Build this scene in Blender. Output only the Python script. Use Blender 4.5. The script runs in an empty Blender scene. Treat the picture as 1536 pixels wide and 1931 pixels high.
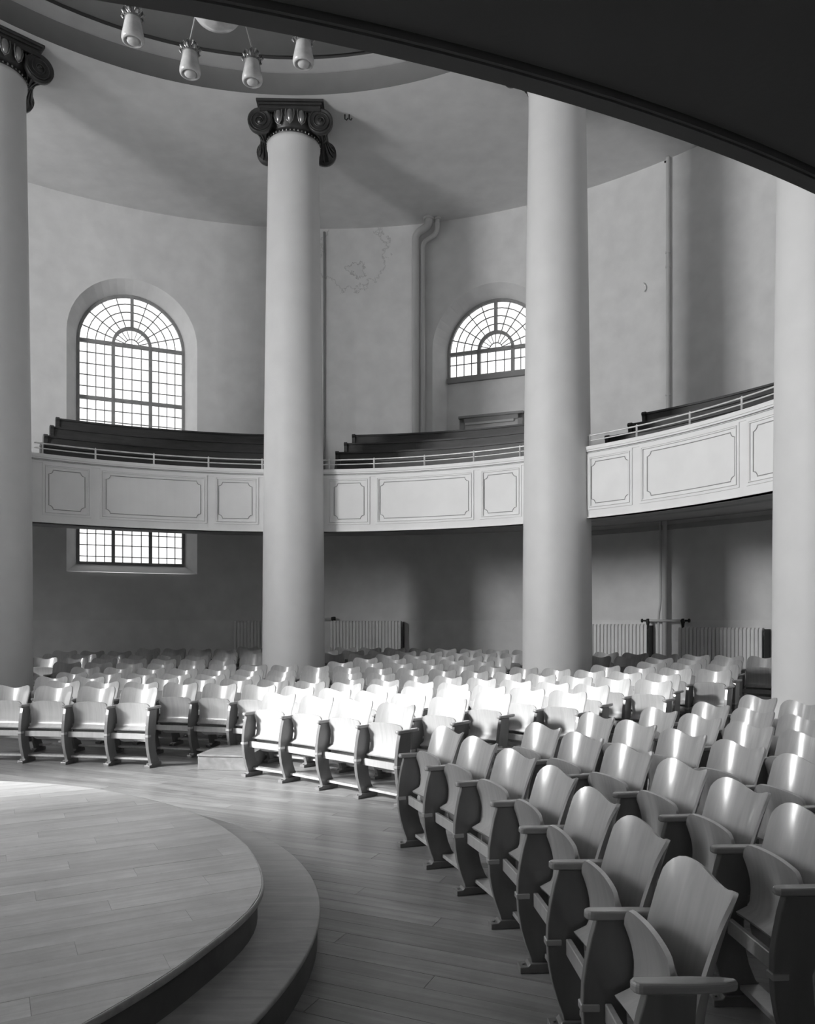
import bpy, bmesh, math, random
from mathutils import Vector, Matrix
random.seed(7)
PI = math.pi
S = bpy.context.scene
COL = S.collection
R_ = math.radians

# ------------------------------------------------------------------ camera, sky, sun, exposure
EYE = 1.52
cd = bpy.data.cameras.new('camera'); cam = bpy.data.objects.new('camera', cd); COL.objects.link(cam)
cam.location = (0, 0, EYE); cam.rotation_euler = (PI/2, 0, 0)
cd.sensor_fit = 'HORIZONTAL'; cd.sensor_width = 36.0; cd.lens = 36.0*1480/1536
cd.shift_y = (1172-965.5)/1536; cd.clip_start = 0.02; cd.clip_end = 200
S.camera = cam
S.view_settings.view_transform = 'Standard'; S.view_settings.look = 'None'
S.view_settings.gamma = 1.0; S.view_settings.use_curve_mapping = False
S.view_settings.exposure = 0.0
S.cycles.use_denoising = True
S.cycles.max_bounces = 10; S.cycles.diffuse_bounces = 6; S.cycles.glossy_bounces = 4
S.cycles.transparent_max_bounces = 16; S.cycles.sample_clamp_indirect = 6.0

W = bpy.data.worlds.new('sky'); S.world = W; W.use_nodes = True
wn = W.node_tree; bg = wn.nodes['Background']
wtc = wn.nodes.new('ShaderNodeTexCoord'); wsx = wn.nodes.new('ShaderNodeSeparateXYZ')
wr = wn.nodes.new('ShaderNodeMapRange'); wr.inputs[1].default_value = -0.05; wr.inputs[2].default_value = 0.05
wr.inputs[3].default_value = 0.35; wr.inputs[4].default_value = 1.0
wn.links.new(wtc.outputs['Generated'], wsx.inputs[0]); wn.links.new(wsx.outputs['Z'], wr.inputs[0])
wn.links.new(wr.outputs[0], bg.inputs['Color'])
bg.inputs['Strength'].default_value = 1.7

SUN_AZ = R_(65)      # direction the light travels, from +Y towards +X
SUN_EL = R_(27)
sd = bpy.data.lights.new('sun', 'SUN'); sd.energy = 12.5; sd.angle = R_(7.0)
sun = bpy.data.objects.new('sun', sd); COL.objects.link(sun)
sdir = Vector((math.sin(SUN_AZ)*math.cos(SUN_EL), math.cos(SUN_AZ)*math.cos(SUN_EL), -math.sin(SUN_EL)))
sun.rotation_euler = sdir.to_track_quat('-Z', 'Y').to_euler()
sun.location = (-8, -12, 12)

# ------------------------------------------------------------------ geometry of the rotunda
CW = (-1.67, 7.11); RW = 9.2          # outer wall
CR = (-1.70, 6.65); RG = 6.19         # gallery front ring
ZC = 9.68                             # ambulatory ceiling
WIN_AZ = [114.0, 68.7, 159.0, 204.0]
DAY = {159.0: 420, 204.0: 2450}      # daylight of the out-of-frame windows on the sunny side
WIDE = {204.0: 1.3}  # unseen window made wider to broaden the sunbeam on the seats
SPRING = 7.07; SILL = 2.66; GH = 1.0; OH = 1.22; DEPTH = 0.36

def area_portal(az):
    a = R_(az); L = bpy.data.lights.new('window_daylight', 'AREA'); L.shape = 'RECTANGLE'
    L.size = 2.2*WIDE.get(az, 1); L.size_y = 5.7
    if az in DAY: L.energy = DAY[az]*WIDE.get(az, 1)
    else: L.cycles.is_portal = True
    o = bpy.data.objects.new('window_portal', L); COL.objects.link(o)
    r = RW+DEPTH+0.35
    o.location = (CW[0]+r*math.cos(a), CW[1]+r*math.sin(a), 5.4)
    o.rotation_euler = Vector((-math.cos(a), -math.sin(a), 0)).to_track_quat('-Z', 'Z').to_euler()
for _a in WIN_AZ: area_portal(_a)

# ------------------------------------------------------------------ materials (black and white photograph: neutral greys)
def new_mat(name):
    m = bpy.data.materials.new(name); m.use_nodes = True
    nt = m.node_tree; b = nt.nodes['Principled BSDF']; return m, nt, b
def g3(v): return (v, v, v, 1)
def plaster(name, v, rough=0.85, amt=0.06, scale=3.0, bump=0.05, stain=None):
    m, nt, b = new_mat(name); N = nt.nodes; Lk = nt.links
    tc = N.new('ShaderNodeTexCoord'); n1 = N.new('ShaderNodeTexNoise'); n1.inputs['Scale'].default_value = scale
    n1.inputs['Detail'].default_value = 6; Lk.new(tc.outputs['Object'], n1.inputs['Vector'])
    mr = N.new('ShaderNodeMapRange'); mr.inputs[1].default_value = .3; mr.inputs[2].default_value = .7
    mr.inputs[3].default_value = v*(1-amt); mr.inputs[4].default_value = v*(1+amt)
    Lk.new(n1.outputs[0], mr.inputs[0])
    out = mr.outputs[0]
    if stain:                      # peeling damp patch: place, radius, darkness
        for (c, rad, dk) in stain:
            vs = N.new('ShaderNodeVectorMath'); vs.operation = 'DISTANCE'; vs.inputs[1].default_value = c
            Lk.new(tc.outputs['Object'], vs.inputs[0])
            n2 = N.new('ShaderNodeTexNoise'); n2.inputs['Scale'].default_value = 4.0; n2.inputs['Detail'].default_value = 9; n2.inputs['Roughness'].default_value = .7
            Lk.new(tc.outputs['Object'], n2.inputs['Vector'])
            ad = N.new('ShaderNodeMath'); ad.operation = 'MULTIPLY_ADD'; ad.inputs[1].default_value = .9; Lk.new(n2.outputs[0], ad.inputs[0]); Lk.new(vs.outputs['Value'], ad.inputs[2])
            m2 = N.new('ShaderNodeValToRGB'); cr = m2.color_ramp; q = (rad+.45)/3
            cr.elements[0].position = q*.97; cr.elements[0].color = g3(.93+.07*dk); cr.elements[1].position = q*1.01; cr.elements[1].color = g3(1)
            e_ = cr.elements.new(q*.985); e_.color = g3(dk); e_ = cr.elements.new(q*.995); e_.color = g3(dk)
            d3 = N.new('ShaderNodeMath'); d3.operation = 'MULTIPLY'; d3.inputs[1].default_value = 1/3; Lk.new(ad.outputs[0], d3.inputs[0]); Lk.new(d3.outputs[0], m2.inputs[0])
            mu = N.new('ShaderNodeMath'); mu.operation = 'MULTIPLY'; Lk.new(out, mu.inputs[0]); Lk.new(m2.outputs[0], mu.inputs[1])
            out = mu.outputs[0]
    Lk.new(out, b.inputs['Base Color'])
    b.inputs['Roughness'].default_value = rough
    n3 = N.new('ShaderNodeTexNoise'); n3.inputs['Scale'].default_value = 60; Lk.new(tc.outputs['Object'], n3.inputs['Vector'])
    bp = N.new('ShaderNodeBump'); bp.inputs['Strength'].default_value = bump; bp.inputs['Distance'].default_value = .01
    Lk.new(n3.outputs[0], bp.inputs['Height']); Lk.new(bp.outputs[0], b.inputs['Normal'])
    return m
def wood(name, v, amt=.25, rough=.35, stretch=(30, 30, 1.5), coat=0.0, rnd=.1, crough=.15, scuff=0.0):
    m, nt, b = new_mat(name); N = nt.nodes; Lk = nt.links
    tc = N.new('ShaderNodeTexCoord'); mp = N.new('ShaderNodeMapping'); mp.inputs['Scale'].default_value = stretch
    oi = N.new('ShaderNodeObjectInfo')
    va = N.new('ShaderNodeVectorMath'); va.operation = 'ADD'; Lk.new(tc.outputs['Object'], va.inputs[0])
    cm = N.new('ShaderNodeMath'); cm.operation = 'MULTIPLY'; cm.inputs[1].default_value = 7.0; Lk.new(oi.outputs['Random'], cm.inputs[0])
    cx = N.new('ShaderNodeCombineXYZ'); Lk.new(cm.outputs[0], cx.inputs[0]); Lk.new(cm.outputs[0], cx.inputs[1]); Lk.new(cx.outputs[0], va.inputs[1])
    Lk.new(va.outputs[0], mp.inputs[0])
    n1 = N.new('ShaderNodeTexNoise'); n1.inputs['Scale'].default_value = 1.0; n1.inputs['Detail'].default_value = 5
    n1.inputs['Distortion'].default_value = .6; Lk.new(mp.outputs[0], n1.inputs['Vector'])
    mr = N.new('ShaderNodeMapRange'); mr.inputs[1].default_value = .3; mr.inputs[2].default_value = .7
    mr.inputs[3].default_value = v*(1-amt); mr.inputs[4].default_value = v*(1+amt); Lk.new(n1.outputs[0], mr.inputs[0])
    r2 = N.new('ShaderNodeMapRange'); r2.inputs[3].default_value = 1-rnd; r2.inputs[4].default_value = 1+rnd; Lk.new(oi.outputs['Random'], r2.inputs[0])
    mu = N.new('ShaderNodeMath'); mu.operation = 'MULTIPLY'; Lk.new(mr.outputs[0], mu.inputs[0]); Lk.new(r2.outputs[0], mu.inputs[1])
    out = mu.outputs[0]
    if scuff:
        n4 = N.new('ShaderNodeTexNoise'); n4.inputs['Scale'].default_value = 1.3; n4.inputs['Detail'].default_value = 9; n4.inputs['Roughness'].default_value = .75
        Lk.new(tc.outputs['Object'], n4.inputs['Vector'])
        m4 = N.new('ShaderNodeMapRange'); m4.inputs[1].default_value = .35; m4.inputs[2].default_value = .65
        m4.inputs[3].default_value = 1-scuff; m4.inputs[4].default_value = 1+scuff; Lk.new(n4.outputs[0], m4.inputs[0])
        m5 = N.new('ShaderNodeMath'); m5.operation = 'MULTIPLY'; Lk.new(out, m5.inputs[0]); Lk.new(m4.outputs[0], m5.inputs[1]); out = m5.outputs[0]
        m6 = N.new('ShaderNodeMapRange'); m6.inputs[1].default_value = .3; m6.inputs[2].default_value = .7
        m6.inputs[3].default_value = rough*.8; m6.inputs[4].default_value = min(1, rough*1.3); Lk.new(n4.outputs[0], m6.inputs[0])
        Lk.new(m6.outputs[0], b.inputs['Roughness'])
    else:
        b.inputs['Roughness'].default_value = rough
    Lk.new(out, b.inputs['Base Color'])
    b.inputs['Coat Weight'].default_value = coat; b.inputs['Coat Roughness'].default_value = crough
    bp = N.new('ShaderNodeBump'); bp.inputs['Strength'].default_value = .08; bp.inputs['Distance'].default_value = .002
    Lk.new(n1.outputs[0], bp.inputs['Height']); Lk.new(bp.outputs[0], b.inputs['Normal'])
    return m
def metal(name, v, rough=.35, met=.8, amt=.3):
    m, nt, b = new_mat(name); N = nt.nodes; Lk = nt.links
    tc = N.new('ShaderNodeTexCoord'); n1 = N.new('ShaderNodeTexNoise'); n1.inputs['Scale'].default_value = 8
    Lk.new(tc.outputs['Object'], n1.inputs['Vector'])
    mr = N.new('ShaderNodeMapRange'); mr.inputs[3].default_value = v*(1-amt); mr.inputs[4].default_value = v*(1+amt); Lk.new(n1.outputs[0], mr.inputs[0])
    Lk.new(mr.outputs[0], b.inputs['Base Color']); b.inputs['Roughness'].default_value = rough; b.inputs['Metallic'].default_value = met
    return m

M = {}
M['wall'] = plaster('wall_plaster', .72, stain=[((-1.15, 16.25, 9.15), .72, .66), ((-1.05, 16.25, 8.85), .16, .3), ((2.6, 15.3, 9.68), .25, .7)])
M['dado'] = plaster('dado_plaster', .78)
M['niche'] = plaster('reveal_plaster', .80)
M['ceiling'] = plaster('ceiling_plaster', .68)
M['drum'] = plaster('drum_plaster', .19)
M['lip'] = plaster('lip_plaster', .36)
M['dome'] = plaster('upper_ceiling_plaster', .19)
M['groove'] = plaster('groove_dark', .05)  # dark tone of the narrow ring groove
M['column'] = plaster('column_plaster', .68, rough=.55, amt=.03, bump=.03)
M['parapet'] = plaster('parapet_paint', .82, rough=.6, amt=.03, bump=.02)
M['line'] = plaster('parapet_line_paint', .34, rough=.6)
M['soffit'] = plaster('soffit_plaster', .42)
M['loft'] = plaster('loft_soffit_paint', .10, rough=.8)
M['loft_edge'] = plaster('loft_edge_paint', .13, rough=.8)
M['floor'] = wood('floor_wood', .22, amt=.2, rough=.36, stretch=(1.2, 22, 8), rnd=.14, scuff=.22)
M['floor_base'] = wood('floor_base_wood', .26, amt=.2, rough=.5, stretch=(2, 20, 2), rnd=0, scuff=.2)
M['stage'] = wood('stage_wood', .50, amt=.12, rough=.30, stretch=(1.5, 26, 8), rnd=.1, scuff=.18)
M['step'] = wood('step_wood', .34, amt=.15, rough=.4, stretch=(3, 24, 24), rnd=.0, scuff=.18)
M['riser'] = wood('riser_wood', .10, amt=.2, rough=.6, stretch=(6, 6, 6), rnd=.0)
M['seat'] = wood('seat_plywood', .40, amt=.10, rough=.34, stretch=(34, 10, 1.6), coat=.9, rnd=.07, crough=.16)
M['seat_edge'] = wood('seat_frame_shaded', .15, amt=.14, rough=.32, stretch=(30, 10, 3), coat=.5, rnd=.08)  # same wood as the seats, shade of the posts put into a darker colour
M['arm'] = wood('armrest_wood', .32, amt=.12, rough=.22, stretch=(20, 5, 20), coat=.8, rnd=.05, crough=.08)
M['strap'] = metal('bracket_steel', .45, rough=.4, met=.7)
M['pew'] = wood('bench_dark_wood', .045, amt=.3, rough=.45, stretch=(3, 3, 25), rnd=.1)
M['rail'] = metal('rail_paint', .8, rough=.4, met=.3)
M['bronze'] = metal('capital_bronze_paint', .055, rough=.38, met=.35, amt=.4)
M['bronze_hi'] = metal('bronze_highlight', .32, rough=.3, met=.7, amt=.4)  # bronze with its highlights put into the colour as a paler tone
M['frame'] = metal('window_lead', .30, rough=.6, met=.1)  # lead made paler: halation from the bright panes is put into its colour
M['pipe'] = plaster('pipe_paint', .6, rough=.45, amt=.04, bump=0)
M['radiator'] = plaster('radiator_enamel', .8, rough=.5, amt=.04, bump=0)
M['iron'] = metal('black_iron', .04, rough=.5, met=.5)
M['door'] = plaster('door_paint', .5, rough=.5, amt=.03)
M['door_dark'] = plaster('door_frame_paint', .26, rough=.5)
M['shade'] = plaster('opal_glass', .5, rough=.18, amt=.14, scale=14, bump=0)
M['shade_disc'] = plaster('opal_glass_base', .58, rough=.3, amt=.05, bump=0)
M['block'] = wood('step_block_wood', .2, amt=.25, rough=.55, stretch=(8, 30, 12), rnd=0)
gm = bpy.data.materials.new('window_glass'); gm.use_nodes = True; nt = gm.node_tree; nt.nodes.clear()
_o = nt.nodes.new('ShaderNodeOutputMaterial'); _t = nt.nodes.new('ShaderNodeBsdfTransparent'); _t.inputs[0].default_value = (.93, .93, .93, 1)
_g = nt.nodes.new('ShaderNodeBsdfGlossy'); _g.inputs['Roughness'].default_value = .15; _mx = nt.nodes.new('ShaderNodeMixShader'); _mx.inputs[0].default_value = .05
nt.links.new(_t.outputs[0], _mx.inputs[1]); nt.links.new(_g.outputs[0], _mx.inputs[2]); nt.links.new(_mx.outputs[0], _o.inputs[0])
M['glass'] = gm

# ------------------------------------------------------------------ mesh helpers
class MB:
    def __init__(s): s.v = []; s.f = []; s.sm = []
    def add(s, vs, fs, smooth=False, T=None):
        n = len(s.v)
        s.v += [tuple(T @ Vector(p)) if T else tuple(p) for p in vs]
        s.f += [tuple(i+n for i in f) for f in fs]; s.sm += [smooth]*len(fs)
    def box(s, x0, x1, y0, y1, z0, z1, T=None):
        s.add([(x0,y0,z0),(x1,y0,z0),(x1,y1,z0),(x0,y1,z0),(x0,y0,z1),(x1,y0,z1),(x1,y1,z1),(x0,y1,z1)],
              [(0,3,2,1),(4,5,6,7),(0,1,5,4),(1,2,6,5),(2,3,7,6),(3,0,4,7)], False, T)
    def tube(s, pts, r, n=8, T=None, closed=False, caps=True):
        pts = [Vector(p) for p in pts]; rs = r if isinstance(r, (list, tuple)) else [r]*len(pts)
        vs = []; fs = []; m = len(pts); up = None
        for i, p in enumerate(pts):
            a = pts[(i-1) % m] if (closed or i > 0) else p; b = pts[(i+1) % m] if (closed or i < m-1) else p
            t = (b-a).normalized()
            if up is None: up = Vector((0,0,1)) if abs(t.z) < .9 else Vector((1,0,0))
            u = up - t*up.dot(t)
            if u.length < 1e-4: u = Vector((1,0,0)) - t*t.x
            u.normalize(); w = t.cross(u); up = u
            for k in range(n):
                an = 2*PI*k/n; vs.append(p + (u*math.cos(an)+w*math.sin(an))*rs[i])
        for i in range(m if closed else m-1):
            j = (i+1) % m
            for k in range(n): fs.append((i*n+k, i*n+(k+1) % n, j*n+(k+1) % n, j*n+k))
        s.add(vs, fs, True, T)
        if caps and not closed:
            s.add([vs[k] for k in range(n)], [tuple(range(n))[::-1]], False, T); s.add([vs[(m-1)*n+k] for k in range(n)], [tuple(range(n))], False, T)
    def lathe(s, prof, n=32, T=None, a0=0, a1=2*PI, smooth=True):
        full = abs(a1-a0-2*PI) < 1e-6; cols = n if full else n+1; vs = []; fs = []
        for (r, z) in prof:
            for k in range(cols):
                an = a0+(a1-a0)*k/n; vs.append((r*math.cos(an), r*math.sin(an), z))
        for i in range(len(prof)-1):
            for k in range(n):
                k2 = (k+1) % cols; fs.append((i*cols+k, i*cols+k2, (i+1)*cols+k2, (i+1)*cols+k))
        s.add(vs, fs, smooth, T)
    def prism(s, poly, x0, x1, T=None, axis='x'):
        n = len(poly)
        if axis == 'x': vs = [(x0, a, b) for a, b in poly]+[(x1, a, b) for a, b in poly]
        elif axis == 'z': vs = [(a, b, x0) for a, b in poly]+[(a, b, x1) for a, b in poly]
        else: vs = [(a, x0, b) for a, b in poly]+[(a, x1, b) for a, b in poly]
        fs = [tuple(range(n))[::-1], tuple(range(n, 2*n))]+[(i, (i+1) % n, n+(i+1) % n, n+i) for i in range(n)]
        s.add(vs, fs, False, T)
    def arcbox(s, c, r0, r1, a0, a1, z0, z1, n=24, z1b=None):       # curved bar round a centre; z1b: top height at r1
        if z1b is None: z1b = z1
        vs = []; fs = []
        for k in range(n+1):
            a = R_(a0+(a1-a0)*k/n); cx, sx = math.cos(a), math.sin(a)
            for (r, z) in ((r0, z0), (r1, z0), (r1, z1b), (r0, z1)): vs.append((c[0]+r*cx, c[1]+r*sx, z))
        for k in range(n):
            for q in range(4):
                q2 = (q+1) % 4; fs.append((k*4+q, k*4+q2, (k+1)*4+q2, (k+1)*4+q))
        fs += [(0, 3, 2, 1), (n*4, n*4+1, n*4+2, n*4+3)]
        s.add(vs, fs)
    def mesh(s, name, mat, bevel=0.0, seg=2):
        me = bpy.data.meshes.new(name); me.from_pydata(s.v, [], s.f); me.materials.append(mat)
        for p, q in zip(me.polygons, s.sm): p.use_smooth = q
        bm = bmesh.new(); bm.from_mesh(me)
        bmesh.ops.recalc_face_normals(bm, faces=bm.faces)
        if bevel:
            es = [e for e in bm.edges if len(e.link_faces) == 2 and e.calc_face_angle(0) > .6]
            bmesh.ops.bevel(bm, geom=es, offset=bevel, segments=seg, affect='EDGES', profile=.5, clamp_overlap=True)
        bm.to_mesh(me); bm.free(); return me
    def build(s, name, mat, parent=None, bevel=0.0, seg=2):
        return link(name, s.mesh(name, mat, bevel, seg), parent)
def link(name, me, parent=None):
    o = bpy.data.objects.new(name, me); COL.objects.link(o)
    if parent: o.parent = parent
    return o
def tag(o, label=None, cat=None, group=None, kind=None):
    if label: o['label'] = label
    if cat: o['category'] = cat
    if group: o['group'] = group
    if kind: o['kind'] = kind
    return o
def empty(name, loc=(0,0,0), rz=0, **k):
    o = bpy.data.objects.new(name, None); COL.objects.link(o); o.location = loc; o.rotation_euler = (0, 0, rz)
    return tag(o, **k)
def copy_tree(o, parent=None):
    c = o.copy(); COL.objects.link(c); c.parent = parent
    for ch in o.children: copy_tree(ch, c)
    return c
def polar(c, r, deg, z=0.0): return (c[0]+r*math.cos(R_(deg)), c[1]+r*math.sin(R_(deg)), z)
def px_dir(x): return (x-768)/1480.0
def px_az(x, c, r):                                     # bearing (deg) round c of the far point of circle r seen at image column x
    t = px_dir(x); a = 1+t*t; b = -2*(t*c[0]+c[1]); q = c[0]**2+c[1]**2-r*r
    Y = (-b+math.sqrt(b*b-4*a*q))/(2*a); return math.degrees(math.atan2(Y-c[1], t*Y-c[0]))
def frameT(c, r, deg, z=0):                              # local x along the wall (clockwise seen from inside = to the right), y outwards, z up
    a = R_(deg); ex = Vector((math.sin(a), -math.cos(a), 0)); ey = Vector((math.cos(a), math.sin(a), 0))
    m = Matrix.Identity(4)
    for i in range(3): m[i][0] = ex[i]; m[i][1] = ey[i]; m[i][2] = (0, 0, 1)[i]
    m[0][3], m[1][3], m[2][3] = polar(c, r, deg, z); return m

# ------------------------------------------------------------------ floor
ROW_C = (-3.4, 3.9)
def rake(x, y):
    r = math.hypot(x-ROW_C[0], y-ROW_C[1]); return max(0.0, min(.21, (r-6.6)*.045))
m = MB(); NR, NA = 40, 96; vs = []; fs = []
for i in range(NR+1):
    for k in range(NA):
        r = 0.001+(RW+.5)*i/NR; x, y, _ = polar(CW, r, 360*k/NA); z = rake(x, y)
        vs.append((x, y, z-(.018 if z < .004 else 0.002)))
for i in range(NR):
    for k in range(NA): fs.append((i*NA+k, i*NA+(k+1) % NA, (i+1)*NA+(k+1) % NA, (i+1)*NA+k))
m.add(vs, fs, True); floor = m.build('floor', M['floor_base']); tag(floor, kind='structure')

def clip_half(poly, nx, ny, d):
    out = []
    for i in range(len(poly)):
        a = poly[i]; b = poly[(i+1) % len(poly)]
        da = nx*a[0]+ny*a[1]-d; db = nx*b[0]+ny*b[1]-d
        if da <= 0: out.append(a)
        if (da < 0) != (db < 0) and abs(da-db) > 1e-9:
            t = da/(da-db); out.append((a[0]+(b[0]-a[0])*t, a[1]+(b[1]-a[1])*t))
    return out
def clip_circle(poly, c, r, n=64):
    for k in range(n):
        a = 2*PI*k/n; nx, ny = math.cos(a), math.sin(a)
        if max(nx*(p[0]-c[0])+ny*(p[1]-c[1]) for p in poly) > r*math.cos(PI/n):
            poly = clip_half(poly, nx, ny, nx*c[0]+ny*c[1]+r*math.cos(PI/n))
            if len(poly) < 3: return []
    return poly
def planks(parent, ang, wd, ln, region, keep, ztop, th, mat, name='plank', g=.0012):
    ca, sa = math.cos(ang), math.sin(ang); n = 0; row = 0
    u0, u1, v0, v1 = region; v = v0
    while v < v1:
        u = u0 - (row*0.618 % 1)*ln
        while u < u1:
            L = ln
            q = [(u+g, v+g), (u+L-g, v+g), (u+L-g, v+wd-g), (u+g, v+wd-g)]
            q = [(ca*a-sa*b, sa*a+ca*b) for a, b in q]; q = keep(q)
            if len(q) >= 3:
                cx = sum(p[0] for p in q)/len(q); cy = sum(p[1] for p in q)/len(q)
                zt = ztop + random.uniform(-.0003, .0003)
                mb = MB(); loc = [((ca*(a-cx)+sa*(b-cy)), (-sa*(a-cx)+ca*(b-cy))) for a, b in q]
                mb.prism(loc, -th, 0, axis='z')
                o = mb.build(name, mat, parent); o.location = (cx, cy, zt); o.rotation_euler = (0, 0, ang); n += 1
            u += L
        v += wd; row += 1
    return n
def keep_floor(q):
    # view wedge in front of the chairs
    q = clip_half(q, -1, 0, 5.6); 
    if len(q) < 3: return q
    q = clip_half(q, 1, 0, 2.4)
    if len(q) < 3: return q
    q = clip_half(q, 0, -1, -1.9)
    if len(q) < 3: return q
    q = clip_half(q, .25, .97, 9.4)
    if len(q) < 3: return q
    q = clip_half(q, -1, -.5195, .35)   # left edge of what the lens takes in
    if len(q) < 3: return q
    # leave out what the platform covers
    if all(math.hypot(a+3.23, b-3.33) < 2.7 for a, b in q): return []
    return clip_circle(q, (ROW_C[0], ROW_C[1]), 6.55)
NPL = planks(floor, R_(-24), .125, 2.4, (-9, 5, -1, 9.5), keep_floor, 0.0, .018, M['floor'], 'floorboard')

# ------------------------------------------------------------------ round platform
SC = (-3.23, 3.33)
def closed_table(tab):
    tab = sorted(tab); 
    def f(deg):
        d = (deg+180) % 360-180
        ext = [(tab[-1][0]-360, tab[-1][1])]+tab+[(tab[0][0]+360, tab[0][1])]
        for (a, ra), (b, rb) in zip(ext, ext[1:]):
            if a <= d <= b:
                t = (d-a)/(b-a); t = t*t*(3-2*t); return ra+(rb-ra)*t
        return tab[0][1]
    vals = [f(k*2) for k in range(-90, 90)]
    for _ in range(6): vals = [(vals[i-1]+2*vals[i]+vals[(i+1) % 180])/4 for i in range(180)]
    def g(deg):
        q = (deg+180)/2 % 180; i = int(q); t = q-i; return vals[i % 180]*(1-t)+vals[(i+1) % 180]*t
    return g
r_top = closed_table([(-120, 2.45), (-60, 2.45), (-25, 2.47), (-13, 2.515), (2.5, 2.60), (18, 2.54), (28, 2.50), (43, 2.475), (56, 2.47), (70, 2.53), (86, 2.585), (120, 2.58), (170, 2.5)])
r_step = closed_table([(-120, 2.76), (-60, 2.75), (-30, 2.76), (-14, 2.785), (-5, 2.81), (3, 2.835), (10, 2.85), (28, 2.85), (56, 2.82), (90, 2.90), (120, 2.9), (170, 2.8)])
def outline_lathe(mb, g, prof, n=180):                    # prof: (outward offset or None for centre, z)
    vs = []; fs = []
    for (d, z) in prof:
        for k in range(n):
            a = 360*k/n-180; rr_ = g(a)+d if d > -9 else .001
            vs.append((SC[0]+rr_*math.cos(R_(a)), SC[1]+rr_*math.sin(R_(a)), z))
    for i in range(len(prof)-1):
        for k in range(n): fs.append((i*n+k, i*n+(k+1) % n, (i+1)*n+(k+1) % n, (i+1)*n+k))
    mb.add(vs, fs, True)
def clip_outline(poly, g, d=0.0, n=90):
    # exact enough for small boards: pull vertices that stick out back to the outline, subdividing long edges first
    rr_ = [math.hypot(a-SC[0], b-SC[1])-(g(math.degrees(math.atan2(b-SC[1], a-SC[0])))+d) for a, b in poly]
    if max(rr_) <= 0: return poly
    if min(rr_) > .0: return []
    sub = []
    for i in range(len(poly)):
        a, b = poly[i], poly[(i+1) % len(poly)]
        for k in range(12): sub.append((a[0]+(b[0]-a[0])*k/12, a[1]+(b[1]-a[1])*k/12))
    F = lambda p: math.hypot(p[0]-SC[0], p[1]-SC[1])-(g(math.degrees(math.atan2(p[1]-SC[1], p[0]-SC[0])))+d)
    out = []
    for i in range(len(sub)):
        a, b = sub[i], sub[(i+1) % len(sub)]; fa, fb = F(a), F(b)
        if fa <= 0: out.append(a)
        if (fa < 0) != (fb < 0) and abs(fa-fb) > 1e-9: t = fa/(fa-fb); out.append((a[0]+(b[0]-a[0])*t, a[1]+(b[1]-a[1])*t))
    return out if len(out) >= 3 else []
st = empty('round_platform', (0,0,0), label='low round wooden platform with one step, scratched board top', cat='platform')
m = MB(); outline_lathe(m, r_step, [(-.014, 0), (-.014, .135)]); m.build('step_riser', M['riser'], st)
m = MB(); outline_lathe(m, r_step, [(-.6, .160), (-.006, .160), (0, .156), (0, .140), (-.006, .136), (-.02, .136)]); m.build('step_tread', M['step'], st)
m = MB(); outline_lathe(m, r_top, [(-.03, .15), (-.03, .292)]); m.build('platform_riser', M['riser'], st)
m = MB(); outline_lathe(m, r_top, [(-10, .308), (-.012, .308), (-.010, .3195), (-.003, .3195), (0, .315), (0, .297), (-.004, .292), (-.08, .29)]); m.build('platform_edge', M['step'], st)
NPS = planks(st, R_(28), .135, 1.15, (-6, 5, -1, 9), lambda q: clip_outline(q, r_top, -.011) if max(a/max(b,.1) for a, b in q) > -.66 and min(math.hypot(a-SC[0], b-SC[1]) for a, b in q) < 2.7 else [], .320, .012, M['stage'], 'board', .0005)

# ------------------------------------------------------------------ outer wall with window openings
def opening_top(s, hw, spring): return spring+math.sqrt(max(0, hw*hw-s*s))
OPEN = {}
for i, a in enumerate(WIN_AZ):
    OPEN[a] = dict(bottom=(2.48 if a != 68.7 else 3.72))
m = MB(); hw_deg = math.degrees(OH/RW)
angs = []
NS = 24
def slices():
    out = []; wins = sorted([(a % 360) for a in WIN_AZ]); H_ = [hw_deg*WIDE.get(w, 1) for w in wins]
    for i in range(len(wins)):
        nxt = (wins[i+1] if i+1 < len(wins) else wins[0]+360)
        hn = H_[(i+1) % len(wins)]; n = max(3, int((nxt-hn-(wins[i]+H_[i]))/2.0))
        for k in range(NS): 
            f0 = -math.cos(PI*k/NS); f1 = -math.cos(PI*(k+1)/NS)
            out.append((wins[i]+H_[i]*f0, wins[i]+H_[i]*f1, wins[i]))
        for k in range(n):
            b0 = wins[i]+H_[i]; b1 = nxt-hn
            out.append((b0+(b1-b0)*k/n, b0+(b1-b0)*(k+1)/n, None))
    return out
def quadwall(m, a0, a1, z00, z01, z10, z11):
    m.add([polar(CW, RW, a0, z00), polar(CW, RW, a1, z10), polar(CW, RW, a1, z11), polar(CW, RW, a0, z01)], [(0, 1, 2, 3)], True)
DZ = 1.53
md = MB()
for (a0, a1, w) in slices():
    quadwall(md, a0, a1, -.3, DZ, -.3, DZ)
    if w is None:
        quadwall(m, a0, a1, DZ, ZC+.02, DZ, ZC+.02)
    else:
        key = min(WIN_AZ, key=lambda q: abs((q % 360)-w)); bt = OPEN[key]['bottom']
        quadwall(m, a0, a1, DZ, bt, DZ, bt)
        kx = WIDE.get(key, 1); t0 = opening_top(R_(a0-w)*RW/kx, OH, SPRING); t1 = opening_top(R_(a1-w)*RW/kx, OH, SPRING)
        quadwall(m, a0, a1, t0, ZC+.02, t1, ZC+.02)
wall = m.build('wall_round', M['wall']); tag(wall, kind='structure')
for p in wall.data.polygons: p.use_smooth = True
dado = md.build('wall_dado', M['dado']); tag(dado, kind='structure')
m = MB(); m.arcbox(CW, RW-.012, RW+.02, 0, 360, 1.525, 1.54, 120); tr = m.build('trim_1', M['dado']); tag(tr, kind='structure')
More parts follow.
